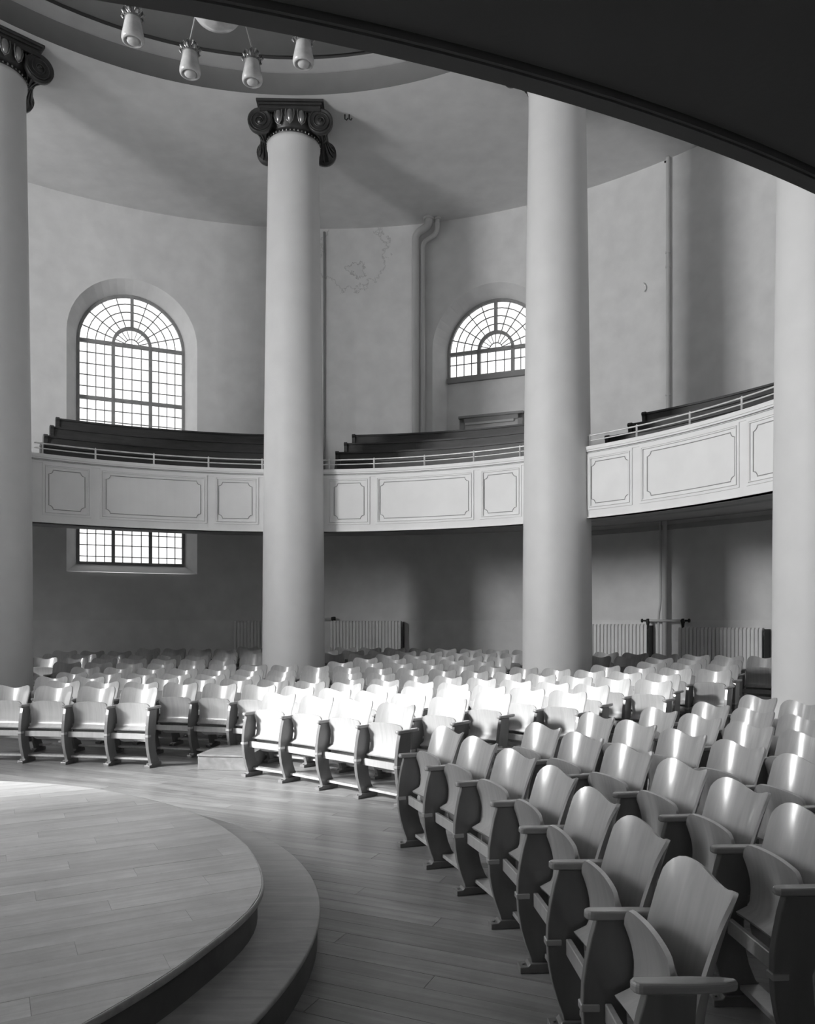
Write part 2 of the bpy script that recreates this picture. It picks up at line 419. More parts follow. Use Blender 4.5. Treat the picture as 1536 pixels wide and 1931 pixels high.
m = MB(); m.arcbox(CW, RW-.05, RW+.02, 15, 62, 3.14, 3.22, 60); tr = m.build('trim_2', M['soffit']); tag(tr, kind='structure')

# windows --------------------------------------------------------------
def arch_outline(hw, spring, bottom, n=24):
    pts = [(-hw, bottom), (-hw, spring)]
    for k in range(1, n): an = PI-PI*k/n; pts.append((hw*math.cos(an), spring+hw*math.sin(an)))
    pts += [(hw, spring), (hw, bottom)]; return pts
def make_window(idx, az, sill, detail=True, niche_bottom=None):
    kx = WIDE.get(az, 1); T = frameT(CW, RW, az) @ Matrix.Diagonal((kx, 1, 1, 1))
    w = empty('window_%d' % idx, (0,0,0), kind='structure')
    ob = niche_bottom if niche_bottom else 2.48
    o = arch_outline(OH, SPRING, ob); i = arch_outline(GH+.02, SPRING, sill if not niche_bottom else niche_bottom)
    def on_wall(x, z):
        return Vector((x*1.0, math.sqrt(RW*RW-x*x*kx*kx)-RW, z))
    m = MB(); n = len(o); vs = [on_wall(*p) for p in o]+[Vector((p[0], DEPTH, p[1])) for p in i]
    vs = [T @ v for v in vs]
    m.add(vs, [(k, k+1, n+k+1, n+k) for k in range(n-1)], False)
    m.add([vs[0], vs[n-1], vs[2*n-1], vs[n]], [(0, 1, 2, 3)], False)
    rv = m.build('window_reveal', M['niche'], w)
    if niche_bottom:                                      # solid panel of wall under the short window
        m = MB(); m.box(-GH-.02, GH+.02, DEPTH-.02, DEPTH+.05, niche_bottom, sill-.06, T); m.build('infill', M['wall'], w)
        m = MB(); m.box(-GH-.02, GH+.02, DEPTH-.10, DEPTH+.03, sill-.09, sill-.0, T); m.build('window_sill', M['door_dark'], w)
    fr = MB(); fine = MB(); gy = DEPTH+.0
    def bar(a, b, wd, mb, dp=.05):
        a = Vector((a[0], gy, a[1])); b = Vector((b[0], gy, b[1])); t = (b-a).normalized(); s = Vector((-t.z, 0, t.x))*wd/2; d = Vector((0, dp/2, 0))
        vs = [T @ (p+e+f) for p in (a, b) for e, f in ((s, d), (s, -d), (-s, -d), (-s, d))]
        mb.add(vs, [(0,1,2,3), (7,6,5,4), (0,4,5,1), (1,5,6,2), (2,6,7,3), (3,7,4,0)])
    def arc(r, a0, a1, wd, mb, n=12, dp=.05, cz=SPRING):
        for k in range(n):
            p, q = R_(a0+(a1-a0)*k/n), R_(a0+(a1-a0)*(k+1)/n)
            bar((r*math.cos(p), cz+r*math.sin(p)), (r*math.cos(q), cz+r*math.sin(q)), wd, mb, dp)
    RI = .355
    arc(GH, 0, 180, .05, fr, 28, .07); bar((-GH, sill), (-GH, SPRING), .05, fr, .07); bar((GH, sill), (GH, SPRING), .05, fr, .07)
    bar((-GH, sill+.02), (GH, sill+.02), .05, fr, .07)
    arc(RI, 0, 180, .055, fr, 16, .08); bar((-GH, SPRING), (GH, SPRING), .065, fr, .08)
    bar((0, SPRING+RI), (0, SPRING+GH), .06, fr, .08)
    for x in (-RI, RI): bar((x, sill), (x, SPRING), .065, fr, .08)
    tz = []
    if sill < 5: 
        tz = [SPRING-1.12]
        while tz[-1]-1.12 > sill+.2: tz.append(tz[-1]-1.12)
        for z in tz: bar((-GH, z), (GH, z), .065, fr, .08)
    if detail:
        fw = .017
        for r in (.355+.17, .355+.33, .355+.49): arc(r, 0, 180, fw, fine, 20, .02)
        for k in range(1, 10):
            if k == 5: continue
            a = R_(18*k); bar((RI*math.cos(a), SPRING+RI*math.sin(a)), (GH*math.cos(a), SPRING+GH*math.sin(a)), fw, fine, .02)
        arc(.14, 0, 180, fw, fine, 10, .02)
        for k in range(1, 10):
            a = R_(18*k); bar((.14*math.cos(a), SPRING+.14*math.sin(a)), (RI*math.cos(a), SPRING+RI*math.sin(a)), .012, fine, .02)
        bar((0, SPRING), (0, SPRING+.14), .012, fine, .02)
        for (x0, x1) in ((-GH, -RI), (-RI, RI), (RI, GH)):
            for k in range(1, 4): x = x0+(x1-x0)*k/4; bar((x, sill), (x, SPRING), fw, fine, .02)
        z = SPRING-.224
        while z > sill+.08:
            if not any(abs(z-t) < .06 for t in tz): bar((-GH, z), (GH, z), fw, fine, .02)
            z -= .224
    f = fr.build('window_frame', M['frame'], w)
    if detail: g = fine.build('glazing_bars', M['frame'], w); g['kind'] = 'stuff'
    m = MB(); g = arch_outline(GH, SPRING, sill); c = [T @ Vector((p[0], gy+.015, p[1])) for p in g]
    m.add(c, [tuple(range(len(c)))]); m.build('pane', M['glass'], w)
    return w
k = 1
for a in WIN_AZ:
    if a == 68.7: make_window(k, a, 6.55, True, 3.72)
    else: make_window(k, a, SILL, a in (114.0, 159.0))
    k += 1

# ceilings -------------------------------------------------------------
m = MB(); T = Matrix.Translation((CR[0], CR[1], 0))
m2 = MB(); RH = 5.52; vs = []; N = 120
vs = [(CR[0]+RH*math.cos(2*PI*k/N), CR[1]+RH*math.sin(2*PI*k/N), ZC) for k in range(N)]+[(CW[0]+(RW+.1)*math.cos(2*PI*k/N), CW[1]+(RW+.1)*math.sin(2*PI*k/N), ZC) for k in range(N)]
m2.add(vs, [(k, (k+1) % N, N+(k+1) % N, N+k) for k in range(N)], True)
ce = m2.build('ceiling', M['ceiling']); tag(ce, kind='structure')
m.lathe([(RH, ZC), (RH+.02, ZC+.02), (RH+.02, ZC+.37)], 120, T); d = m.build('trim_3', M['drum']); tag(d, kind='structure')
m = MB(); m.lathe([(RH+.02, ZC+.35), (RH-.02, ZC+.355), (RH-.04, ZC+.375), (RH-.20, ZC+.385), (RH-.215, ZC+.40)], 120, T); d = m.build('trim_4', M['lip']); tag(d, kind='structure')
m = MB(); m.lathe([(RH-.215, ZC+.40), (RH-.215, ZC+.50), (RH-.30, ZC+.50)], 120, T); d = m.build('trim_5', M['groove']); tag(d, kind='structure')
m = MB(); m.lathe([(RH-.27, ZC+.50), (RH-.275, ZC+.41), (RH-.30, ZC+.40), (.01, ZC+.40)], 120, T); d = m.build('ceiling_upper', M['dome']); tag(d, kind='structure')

# ------------------------------------------------------------------ gallery
GZ0, GZ1 = 2.985, 4.0
A0, A1 = -5, 185
ga = empty('gallery', (0,0,0), label='curved white gallery with framed parapet panels running behind the columns', cat='gallery')
m = MB(); m.arcbox(CR, RG, RG+.12, A0, A1, GZ0, GZ1-.05, 150); m.build('parapet', M['parapet'], ga)
m = MB()
for (r0, z0, z1) in ((RG-.035, GZ1-.05, GZ1), (RG-.02, GZ1-.075, GZ1-.05), (RG-.012, GZ1-.13, GZ1-.118), (RG-.02, GZ0-.0, GZ0+.012)):
    m.arcbox(CR, r0, RG+.14, A0, A1, z0, z1, 150)
m.build('parapet_moulding', M['parapet'], ga)
m = MB(); m.arcbox(CR, RG-.006, RG+.01, A0, A1, 3.905, 3.911, 150); m.arcbox(CR, RG-.022, RG+.01, A0, A1, GZ1-.079, GZ1-.073, 150); m.build('cap_line', M['line'], ga)  # thin dark lines along the parapet cap
RGI = RW-.0
def soffit_ring(mb, c, r0, z0, z1, a0, a1, n=120):        # sloping sheet from the ring to the round wall
    vs = []
    for k in range(n+1):
        a = a0+(a1-a0)*k/n; p = polar(c, r0, a, z0); 
        dx, dy = math.cos(R_(a)), math.sin(R_(a)); ox, oy = p[0]-CW[0], p[1]-CW[1]
        b = ox*dx+oy*dy; q = ox*ox+oy*oy-(RW+.03)**2; t = -b+math.sqrt(b*b-q)
        vs += [p, (p[0]+dx*t, p[1]+dy*t, z1)]
    mb.add(vs, [(2*k, 2*k+2, 2*k+3, 2*k+1) for k in range(n)], True)
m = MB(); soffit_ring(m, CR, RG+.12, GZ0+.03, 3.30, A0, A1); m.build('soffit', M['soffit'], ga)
m = MB()
TIER = [(6.31, 6.85, 3.42), (6.85, 7.42, 3.60), (7.42, 7.99, 3.88), (7.99, 9.6, 4.16)]
for (r0, r1, z) in TIER:
    if r1 < 9: m.arcbox(CR, r0, r1, A0, A1, z-.5 if z > 3.5 else 3.3, z, 100)
soffit_ring(m, CR, 7.99, 4.16, 4.16, A0, A1); m.arcbox(CR, 7.98, 8.0, A0, A1, 3.7, 4.16, 100)
m.build('tiered_floor', M['floor_base'], ga)

# panels
def panel(x0, x1, ins0, ins1):
    a1, a0 = px_az(x0, CR, RG), px_az(x1, CR, RG); b1, b0 = px_az(ins0, CR, RG), px_az(ins1, CR, RG)
    m = MB()
    def ring(r0, a0, a1, z0, z1, w, th):                    # raised rectangular frame following the curve
        wa = math.degrees(w/RG); n = max(3, int((a1-a0)/1.2))
        m.arcbox(CR, r0-th, r0+.01, a0, a1, z1-w, z1, n); m.arcbox(CR, r0-th, r0+.01, a0, a1, z0, z0+w, n)
        m.arcbox(CR, r0-th, r0+.01, a0, a0+wa, z0+w, z1-w, 1); m.arcbox(CR, r0-th, r0+.01, a1-wa, a1, z0+w, z1-w, 1)
    ring(RG, a0, a1, 3.10, 3.87, .03, .014); ring(RG, a0+.35, a1-.35, 3.138, 3.832, .014, .02)
    f = m.build('panel', M['parapet'], ga)
    # inlaid line with notched corners
    c = .06; ca = math.degrees(c/RG); z0, z1 = 3.19, 3.775; pts = []
    def seg(a, z): pts.append(polar(CR, RG-.004, a, z))
    def run(a_s, a_e, z):
        n = max(2, int(abs(a_e-a_s)/1.5))
        for k in range(n+1): seg(a_s+(a_e-a_s)*k/n, z)
    run(b0+ca, b1-ca, z0)
    for k in range(1, 5): an = PI-PI/2*k/5; seg(b1+ca*math.cos(an), z0+c*math.sin(an)*1.0)
    seg(b1, z0+c); seg(b1, z1-c)
    for k in range(1, 5): an = -PI/2-PI/2*k/5; seg(b1+ca*math.cos(an), z1+c*math.sin(an))
    run(b1-ca, b0+ca, z1)
    for k in range(1, 5): an = -PI/2*k/5; seg(b0+ca*math.cos(an), z1+c*math.sin(an))
    seg(b0, z1-c); seg(b0, z0+c)
    for k in range(1, 5): an = PI/2-PI/2*k/5; seg(b0+ca*math.cos(an), z0+c*math.sin(an))
    m = MB(); m.tube(pts, .0055, 5, closed=True); m.build('inlay_line', M['line'], f)
for q in ((80, 172, 92, 160), (188, 390, 200, 378), (403, 487, 412, 475), (617, 697, 630, 686), (708, 893, 717, 883), (905, 983, 913, 973),
          (1108, 1192, 1115, 1185), (1206, 1394, 1220, 1385), (1408, 1500, 1420, 1488)): panel(*q)

# railings per bay
def railing(x0, x1, posts, label):
    a0, a1 = px_az(x0, CR, RG), px_az(x1, CR, RG)
    r = empty('railing', (0,0,0), label=label, cat='railing', group='metal railings on the gallery parapet')
    for z, rr in ((4.165, .011), (4.09, .009)):
        m = MB(); m.tube([polar(CR, RG+.04, a0+(a1-a0)*k/24, z) for k in range(25)], rr, 6); m.build('rail', M['rail'], r)
    for x in posts:
        a = px_az(x, CR, RG+.04); m = MB(); b = polar(CR, RG+.04, a, 0)
        m.tube([(b[0], b[1], 4.0), (b[0], b[1], 4.012), (b[0], b[1], 4.013), (b[0], b[1], 4.17), (b[0], b[1], 4.185)], [.03, .03, .014, .014, .008], 8); m.build('rail_post', M['rail'], r)
railing(66, 500, (80, 180, 290, 393, 494), 'low white two-bar railing on the parapet left of the middle column')
railing(604, 990, (620, 705, 800, 893, 980), 'low white two-bar railing on the parapet between the two full columns')
railing(1098, 1480, (1112, 1200, 1300, 1398), 'low white two-bar railing on the rising right-hand parapet')

# dark tiered benches on the gallery
def bench(tier, x_from, x_to, label):
    rb = [7.0, 7.57, 8.14, 8.68][tier]; zf = TIER[tier][2] if tier < 4 else 4.3
    zt = [4.30, 4.58, 4.87, 5.15][tier]
    a_l, a_r = px_az(x_from, CR, rb), px_az(x_to, CR, rb)
    b = empty('gallery_bench', (0,0,0), label=label, cat='bench', group='dark benches stepped up the gallery')
    n = 30
    m = MB(); m.arcbox(CR, rb-.02, rb+.012, a_r, a_l, zf, zt-.03, n); m.build('backrest', M['pew'], b)
    m = MB(); m.arcbox(CR, rb-.045, rb+.03, a_r, a_l, zt-.03, zt, n); m.build('top_rail', M['pew'], b)
    m = MB(); m.arcbox(CR, rb-.40, rb-.02, a_r, a_l, zf+.36, zf+.395, n); m.build('seat', M['pew'], b)
    for a in (a_l, a_r):
        T = frameT(CR, rb, a)
        m = MB(); z = zt
        prof = [(-.42, zf), (.05, zf), (.05, z-.02), (.02, z+.012), (-.06, z+.012), (-.085, z-.02), (-.06, z-.06), (-.05, z-.14), (-.10, z-.24), (-.36, zf+.44), (-.41, zf+.40)]
        m.prism(prof, -.03, .03, T); m.build('end_panel', M['pew'], b)
ordn = ['front', 'second', 'third', 'rearmost']
xl = [79, 85, 97, 108]; xm = [640, 636, 652, 667]; xr = [1147, 1190, 1216, 1250]
for t in range(4):
    bench(t, xl[t], 545, 'dark wooden bench, %s step of the gallery below the tall arched window' % ordn[t])
    bench(t, xm[t], 1040, 'dark wooden bench, %s step of the gallery between the two full columns' % ordn[t])
    if t < 3: bench(t, xr[t], 1560, 'dark wooden bench, %s step of the gallery at the right edge' % ordn[t])

# ------------------------------------------------------------------ columns
def ionic_capital(parent, T, z0):
    cp = empty('capital', (0,0,0)); cp.parent = parent
    m = MB()
    for (h, za, zb) in ((.525, z0+.42, z0+.46), (.50, z0+.385, z0+.42), (.475, z0+.35, z0+.385), (.485, z0+.335, z0+.35)):
        m.box(-h, h, -h, h, za, zb, T)
    m.build('abacus', M['bronze'], cp, bevel=.008)
    ZV = z0+.155; XV = .47; YV = .44; RV = .195
    for sx in (-1, 1):
        for sy in (-1, 1):
            m = MB(); Td = T @ Matrix.Translation((sx*XV, sy*YV, ZV)) @ Matrix.Rotation(PI/2*(1 if sy < 0 else -1), 4, 'X')
            m.lathe([(.001, .03), (.03, .03), (.035, .02), (RV-.03, .02), (RV-.02, .03), (RV, .025), (RV, -.05), (.10, -.07)], 28, Td)
            sp = []                                         # spiral relief
            for q in range(60):
                th = q/60*5.2*PI; rr = RV*.93*(1-q/66.0); sg = sx*(1 if sy < 0 else -1)
                sp.append((sg*rr*math.cos(th+PI/2)*1.0, rr*math.sin(th+PI/2)*(1 if sy < 0 else -1)*1.0, .025))
            m.tube(sp, .011, 5, Td); m.tube([(0, 0, .02), (0, 0, .045)], [.03, .02], 8, Td)
            m.build('volute', M['bronze'], cp)
    for sx in (-1, 1):                                      # waisted bolsters with leaves joining front and rear volutes
        m = MB(); Tb = T @ Matrix.Translation((sx*XV, 0, ZV)) @ Matrix.Rotation(PI/2, 4, 'X')
        m.lathe([(.175, -.42), (.16, -.38), (.105, -.28), (.075, -.14), (.06, -.03), (.078, 0), (.06, .03), (.075, .14), (.105, .28), (.16, .38), (.175, .42)], 20, Tb)
        for q in range(12):
            th = 2*PI*q/12
            for sg in (-1, 1):
                m.tube([(.065*math.cos(th), .065*math.sin(th), sg*.03), (.085*math.cos(th), .085*math.sin(th), sg*.15), (.125*math.cos(th), .125*math.sin(th), sg*.29), (.172*math.cos(th), .172*math.sin(th), sg*.37)], [.006, .014, .018, .006], 5, Tb)
        m.build('bolster', M['bronze'], cp)
    m = MB(); Tc = T @ Matrix.Translation((0, 0, 0))
    m.lathe([(.40, z0-.0), (.42, z0+.02), (.42, z0+.05), (.40, z0+.06), (.43, z0+.10), (.49, z0+.20), (.50, z0+.28), (.46, z0+.335)], 40, Tc)
    for (sy) in (-1, 1):                                    # band joining the two volutes under the abacus
        m.box(-.47, .47, sy*.46-.02, sy*.46+.02, z0+.29, z0+.34, T)
    m.build('echinus', M['bronze'], cp)
    m = MB()
    for sy in (-1, 1):
        for q in (-2, -1, 0, 1, 2):
            an = R_(90*sy+q*21); cx, cy = .50*math.cos(an), .50*math.sin(an)
            Te = T @ Matrix.Translation((cx, cy, z0+.20)) @ Matrix.Rotation(an, 4, 'Z')
            m.lathe([(.001, -.10), (.03, -.085), (.05, -.03), (.055, .03), (.045, .08), (.02, .1)], 10, Te)
            m.tube([(.01, -.062, .10), (.015, -.068, .02), (.01, -.045, -.07), (.0, 0, -.115), (.01, .045, -.07), (.015, .068, .02), (.01, .062, .10)], .010, 5, Te)
    m.build('egg_moulding', M['bronze_hi'], cp)
    m = MB()
    for q in range(44):
        an = 2*PI*q/44; r = .016 if q % 3 else .010
        m.tube([(.425*math.cos(an), .425*math.sin(an), z0+.035-r), (.428*math.cos(an), .428*math.sin(an), z0+.035), (.425*math.cos(an), .425*math.sin(an), z0+.035+r)], [.006, r, .006], 6, T)
    b = m.build('bead_moulding', M['bronze_hi'], cp); b['kind'] = 'stuff'
def column(x, y, label, dz=0.0):
    face = math.atan2(CR[1]-y, CR[0]-x); zb = 0
    c = empty('column', (x, y, 0), label=label, cat='column', group='round plaster columns carrying the ceiling')
    m = MB(); prof = [(.58, -.05), (.58, .10), (.56, .13), (.53, .16), (.503, .22)]
    for k in range(21):
        t = k/20; prof.append((.503-.093*t**1.6, .25+t*(9.02-.25)))
    prof += [(.415, 9.12+dz), (.43, 9.17+dz), (.43, 9.22+dz), (.40, 9.23+dz)]
    m.lathe(prof, 96); m.build("shaft", M['column'], c)
    T = Matrix.Rotation(face+PI/2, 4, 'Z')
    ionic_capital(c, T, 9.22+dz)
COLS = [(-5.87, 11.15, 'shadowed round column cut by the left edge, dark capital at its top'),
        (-1.85, 12.76, 'tall pale round column with a dark scrolled capital in full view'),
        (2.185, 11.47, 'thick pale round column right of centre, its top hidden by the loft', .14),
        (4.27, 8.02, 'bright broad round column at the right edge beside the seats')]
COLS += [(-7.95, 7.05, 'round column beyond the left edge of the picture, nearer the platform'),
         (-6.55, 2.78, 'round column beyond the left edge of the picture, beside the loft')]
for q in COLS: column(*q)

# ------------------------------------------------------------------ loft over the camera (dark underside)
lf = empty('organ_loft', (0,0,0), label='dark underside of the loft overhead, cutting across the upper right', cat='loft')
LZ = EYE+1.12; LR = 5.391; LC = (-1.698, 6.685); LA0, LA1 = 245, 338
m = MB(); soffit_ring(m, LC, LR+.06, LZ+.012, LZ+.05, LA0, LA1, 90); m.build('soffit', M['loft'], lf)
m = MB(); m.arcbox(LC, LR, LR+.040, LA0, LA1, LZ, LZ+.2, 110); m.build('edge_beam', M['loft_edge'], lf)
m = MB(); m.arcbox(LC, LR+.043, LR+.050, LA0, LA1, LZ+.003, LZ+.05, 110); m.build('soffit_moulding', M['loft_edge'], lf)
m = MB(); m.arcbox(LC, LR+.02, LR+.10, LA0, LA1, LZ+.2, 3.42, 110); m.build('parapet', M['parapet'], lf)
m = MB(); soffit_ring(m, LC, LR+.06, 3.0, 3.1, LA0, LA1, 90); m.build('loft_floor', M['floor_base'], lf)

# ------------------------------------------------------------------ tip-up seats
PITCH = .48
def grid_solid(fn, nu, nv, th):                             # fn(u,v)->(point, normal); closed thin shell
    vs = []; fs = []
    for side in (0, 1):
        for i in range(nu+1):
            for j in range(nv+1):
                p, n = fn(i/nu, j/nv); vs.append(p+n*(th/2 if side else -th/2))
    K = (nu+1)*(nv+1); I = lambda s, i, j: s*K+i*(nv+1)+j
    for i in range(nu):
        for j in range(nv):
            fs.append((I(0,i,j), I(0,i,j+1), I(0,i+1,j+1), I(0,i+1,j))); fs.append((I(1,i,j), I(1,i+1,j), I(1,i+1,j+1), I(1,i,j+1)))
    n0 = len(fs)
    for i in range(nu):
        for j in (0, nv): fs.append((I(0,i,j), I(0,i+1,j), I(1,i+1,j), I(1,i,j)))
    for j in range(nv):
        for i in (0, nu): fs.append((I(0,i,j), I(0,i,j+1), I(1,i,j+1), I(1,i,j)))
    return vs, fs, n0
def shell_mesh(name, fn, nu, nv, th, mat):
    vs, fs, n0 = grid_solid(fn, nu, nv, th)
    me = bpy.data.meshes.new(name); me.from_pydata([tuple(v) for v in vs], [], fs); me.materials.append(mat)
    bm = bmesh.new(); bm.from_mesh(me); bmesh.ops.recalc_face_normals(bm, faces=bm.faces)
    for f in bm.faces: f.smooth = True
    for e in bm.edges:
        if e.calc_face_angle(0) > .9: e.smooth = False
    bm.to_mesh(me); bm.free(); return me
def back_pt(u, v):
    s = -math.cos(PI*u)                                     # denser at the edges
    a = abs(s)
    zt = .778+.034*(.5-.5*math.cos(PI*min(1, a/.78))) - (.0 if a < .74 else .070*(1-math.sqrt(max(0, 1-((a-.74)/.26)**2))))
    zb = .235+(.0 if a < .70 else .10*(1-math.sqrt(max(0, 1-((a-.70)/.30)**2))))
    z = zb+(zt-zb)*v; h = (z-.235)/.575
    hw = .205+.020*max(0, h)**2.5
    y = .240+.100*h-.022*math.sin(PI*min(1, max(0, h)))
    yy = y-(.100-.018*max(0, h)**3)*a**2.1
    return Vector((s*hw, yy, z))
def back_fn(u, v):
    e = 1e-3; p = back_pt(u, v); du = back_pt(min(1, u+e), v)-back_pt(max(0, u-e), v); dv = back_pt(u, min(1, v+e))-back_pt(u, max(0, v-e))
    if abs(u-.5) > .495: du = back_pt(.03 if u < .5 else 1.0, .5)-back_pt(0 if u < .5 else .97, .5)
    n = du.cross(dv); n.normalize(); return p, n
def panel_pt(u, v):
    s = -math.cos(PI*u); a = abs(s)
    zt = .660-.012*a*a-(.0 if a < .78 else .05*(1-math.sqrt(max(0, 1-((a-.78)/.22)**2))))
    zb = .372; z = zb+(zt-zb)*v; hw = .203
    y = .150-.018*v+.022*math.sin(PI*v)-.012*a*a
    if v < .12: y -= .05*(.12-v)/.12
    return Vector((s*hw, y, z))
def panel_fn(u, v):
    e = 1e-3; p = panel_pt(u, v); n = (panel_pt(.55, v)-panel_pt(.45, v)).cross(panel_pt(u, min(1, v+.01))-panel_pt(u, max(0, v-.01))); n.normalize(); return p, n
me_back = shell_mesh('backrest', back_fn, 22, 12, .011, M['seat'])
me_panel = shell_mesh('seat', panel_fn, 16, 10, .014, M['seat'])
def std_mesh():
    m = MB(); F = [(.035, .60), (.018, .54), (.004, .47), (-.006, .40), (-.008, .33), (-.004, .26), (.008, .19), (.028, .12), (.05, .06), (.055, .035)]
    B = [(.21, .035), (.205, .06), (.175, .10), (.150, .16), (.136, .22), (.130, .29), (.128, .33), (.138, .36), (.150, .45), (.158, .53), (.162, .60)]
    m.prism(F+B, -.018, .018); return m.mesh('standard', M['seat_edge'], .004, 2)
def arm_mesh():
    m = MB(); pr = []
    n = 8
    for k in range(n+1):
        an = PI+PI*k/n; pr.append((.026*math.cos(an), .024+.024*math.sin(an)))
    poly = pr+[(.026, .16), (.020, .235), (.010, .268), (-.010, .268), (-.020, .235), (-.026, .16)]
    m.prism(poly, .600, .628, axis='z'); return m.mesh('armrest', M['arm'], .009, 3)
def foot_mesh():
    m = MB(); m.prism([(.0, .0), (.232, .0), (.232, .030), (.215, .042), (.045, .042), (.035, .030), (.0, .028)], -.032, .032)
    m.tube([(0, .018, .026), (0, .018, .036)], .009, 8)
    return m.mesh('foot', M['seat_edge'], .004, 2)
def strap_mesh():
    m = MB(); m.prism([(-.014, .318), (.045, .318), (.045, .342), (-.014, .342)], -.0225, .0225); return m.mesh('bracket', M['strap'], .003, 1)
me_std, me_arm, me_foot, me_strap = std_mesh(), arm_mesh(), foot_mesh(), strap_mesh()
hwp = PITCH/2
m = MB(); m.box(-hwp+.018, hwp-.018, .060, .082, .285, .345); me_rail = m.mesh('front_rail', M['seat'], .003, 1)
m = MB(); m.box(-hwp+.018, hwp-.018, .110, .190, .060, .082); me_str = m.mesh('stretcher', M['seat'], .003, 1)
m = MB(); m.tube([(-hwp+.018, .12, .366), (hwp-.018, .12, .366)], .007, 8); me_rod = m.mesh('pivot_rod', M['iron'])
def add_standard(root, x):
    s = link('standard', me_std, root); s.location = (x, 0, 0)
    for nm, me in (('armrest', me_arm), ('foot', me_foot), ('bracket', me_strap)): link(nm, me, s)
def make_seat(loc, rz, last, label, group):
    r = empty('tip_up_seat', loc, rz, label=label, cat='seat', group=group)
    link('backrest', me_back, r); link('seat', me_panel, r); link('front_rail', me_rail, r); link('stretcher', me_str, r); link('pivot_rod', me_rod, r)
    add_standard(r, -hwp)
    if last: add_standard(r, hwp)
    return r

# rows follow offset curves -------------------------------------------
def resample(P, step=.04):
    # Catmull-Rom through the control points
    out = []
    Q = [2*P[0]-P[1]]+P+[2*P[-1]-P[-2]]
    for i in range(1, len(Q)-2):
        a, b, c, d = Q[i-1], Q[i], Q[i+1], Q[i+2]; n = max(2, int((c-b).length/step))
        for k in range(n):
            t = k/n; out.append(.5*((2*b)+(c-a)*t+(2*a-5*b+4*c-d)*t*t+(3*b-a-3*c+d)*t**3))
    out.append(P[-1]); return out
def smooth(P, it):
    for _ in range(it): P = [P[0]]+[(P[i-1]+P[i]*2+P[i+1])/4 for i in range(1, len(P)-1)]+[P[-1]]
    return P
def offset(P, d):                                           # to the left of travel = outwards (curve runs left to right seen from the stage: outward is +y side)
    out = []
    for i, p in enumerate(P):
        t = (P[min(i+3, len(P)-1)]-P[max(i-3, 0)]).normalized(); out.append(p+Vector((-t.y, t.x))*d)
    return out
V2 = lambda x, y: Vector((x, y))
curveA = smooth(resample([V2(-9.5, 7.6), V2(-8.2, 8.15), V2(-6.8, 8.45), V2(-5.6, 8.5), V2(-4.15, 8.40), V2(-2.665, 8.12), V2(-1.635, 7.70), V2(-.841, 7.08), V2(-.09, 6.40), V2(.55, 5.8)]), 60)
curveB = smooth(resample([V2(-1.2, 8.55), V2(-.60, 6.85), V2(-.225, 5.77), V2(-.064, 5.30), V2(.114, 4.81), V2(.276, 4.34), V2(.42, 3.86), V2(.49, 3.36), V2(.53, 2.88), V2(.546, 2.41), V2(.556, 1.93), V2(.56, 1.2), V2(.54, .7)]), 10)
def walk(P, start_i, n_max, direction, pitch):              # posts along a polyline
    posts = [P[start_i]]; i = start_i; acc = 0
    while 0 <= i+direction < len(P) and len(posts) < n_max:
        nx = P[i+direction]; cur = P[i]; seg = (nx-cur).length
        while acc+seg >= pitch and len(posts) < n_max:
            t = (pitch-acc)/seg; cur = cur+(nx-cur)*t; posts.append(cur.copy()); seg = (nx-cur).length; acc = 0
        acc += seg; i += direction
    return posts
def side(P0, d, p): return (p.x-P0.x)*d.y-(p.y-P0.y)*d.x    # >0: right of the directed line
def img(x, y, z): return (768+1480*x/y, 1172-1480*(z-EYE)/y)
def ok_place(c, nrm):
    p = c+nrm*.2
    for (x, y) in [c_[:2] for c_ in COLS]:
        if math.hypot(p.x-x, p.y-y) < .58+.30: return False
    if math.hypot(p.x-CW[0], p.y-CW[1]) > RW-.62: return False
    return True
ORD = ['front', 'second', 'third', 'fourth', 'fifth', 'sixth', 'seventh', 'eighth', 'ninth', 'tenth', 'eleventh', 'twelfth', 'thirteenth']
NUM = ['first', 'second', 'third', 'fourth', 'fifth', 'sixth', 'seventh', 'eighth', 'ninth', 'tenth', 'eleventh', 'twelfth', 'thirteenth',
       'fourteenth', 'fifteenth', 'sixteenth', 'seventeenth', 'eighteenth', 'nineteenth', 'twentieth', 'twenty-first', 'twenty-second', 'twenty-third',
       'twenty-fourth', 'twenty-fifth', 'twenty-sixth', 'twenty-seventh', 'twenty-eighth', 'twenty-ninth', 'thirtieth']
NSEAT = 0
def place_row(posts, rowname, block, end, group, keep=None, flip=False):
    """posts listed from the row's right-hand end to its left-hand end (seen from the stage)"""
    global NSEAT
    run = []
    for i in range(len(posts)-1):
        a, b = posts[i], posts[i+1]                        # a on the right, b on the left
        c = (a+b)/2; t = (a-b).normalized(); nrm = V2(-t.y, t.x)
        sx, sy = img(c.x+nrm.x*.3, max(.3, c.y+nrm.y*.3), .86)
        vis = c.y > .9 and -110 < sx < 1690 and (keep is None or keep(c)) and ok_place(c, nrm)
        run.append((c, t, nrm, vis))
    n = 0
    for i, (c, t, nrm, vis) in enumerate(run):
        if not vis: continue
        first = (i == 0) or not run[i-1][3]                 # no neighbour on the right: needs its own right standard
        z = rake(c.x+nrm.x*.12, c.y+nrm.y*.12)
        lab = 'folded plywood seat, %s row of the %s, %s from its %s' % (rowname, block, NUM[n] if n else 'nearest', end)
        lab = lab.replace('nearest from its '+end, 'at its very '+end)
        make_seat((c.x, c.y, z), math.atan2(t.y, t.x)+random.uniform(-.008, .008), first, lab, group); n += 1; NSEAT += 1
ROWP = .69
# block A (left and middle)
eA0, eAd = V2(.06, 6.50), V2(.84, .545).normalized()          # right-hand edge of block A
lA0, lAd = V2(-4.55, 9.0), V2(-.36, .93).normalized()         # left-hand edge, behind the left column
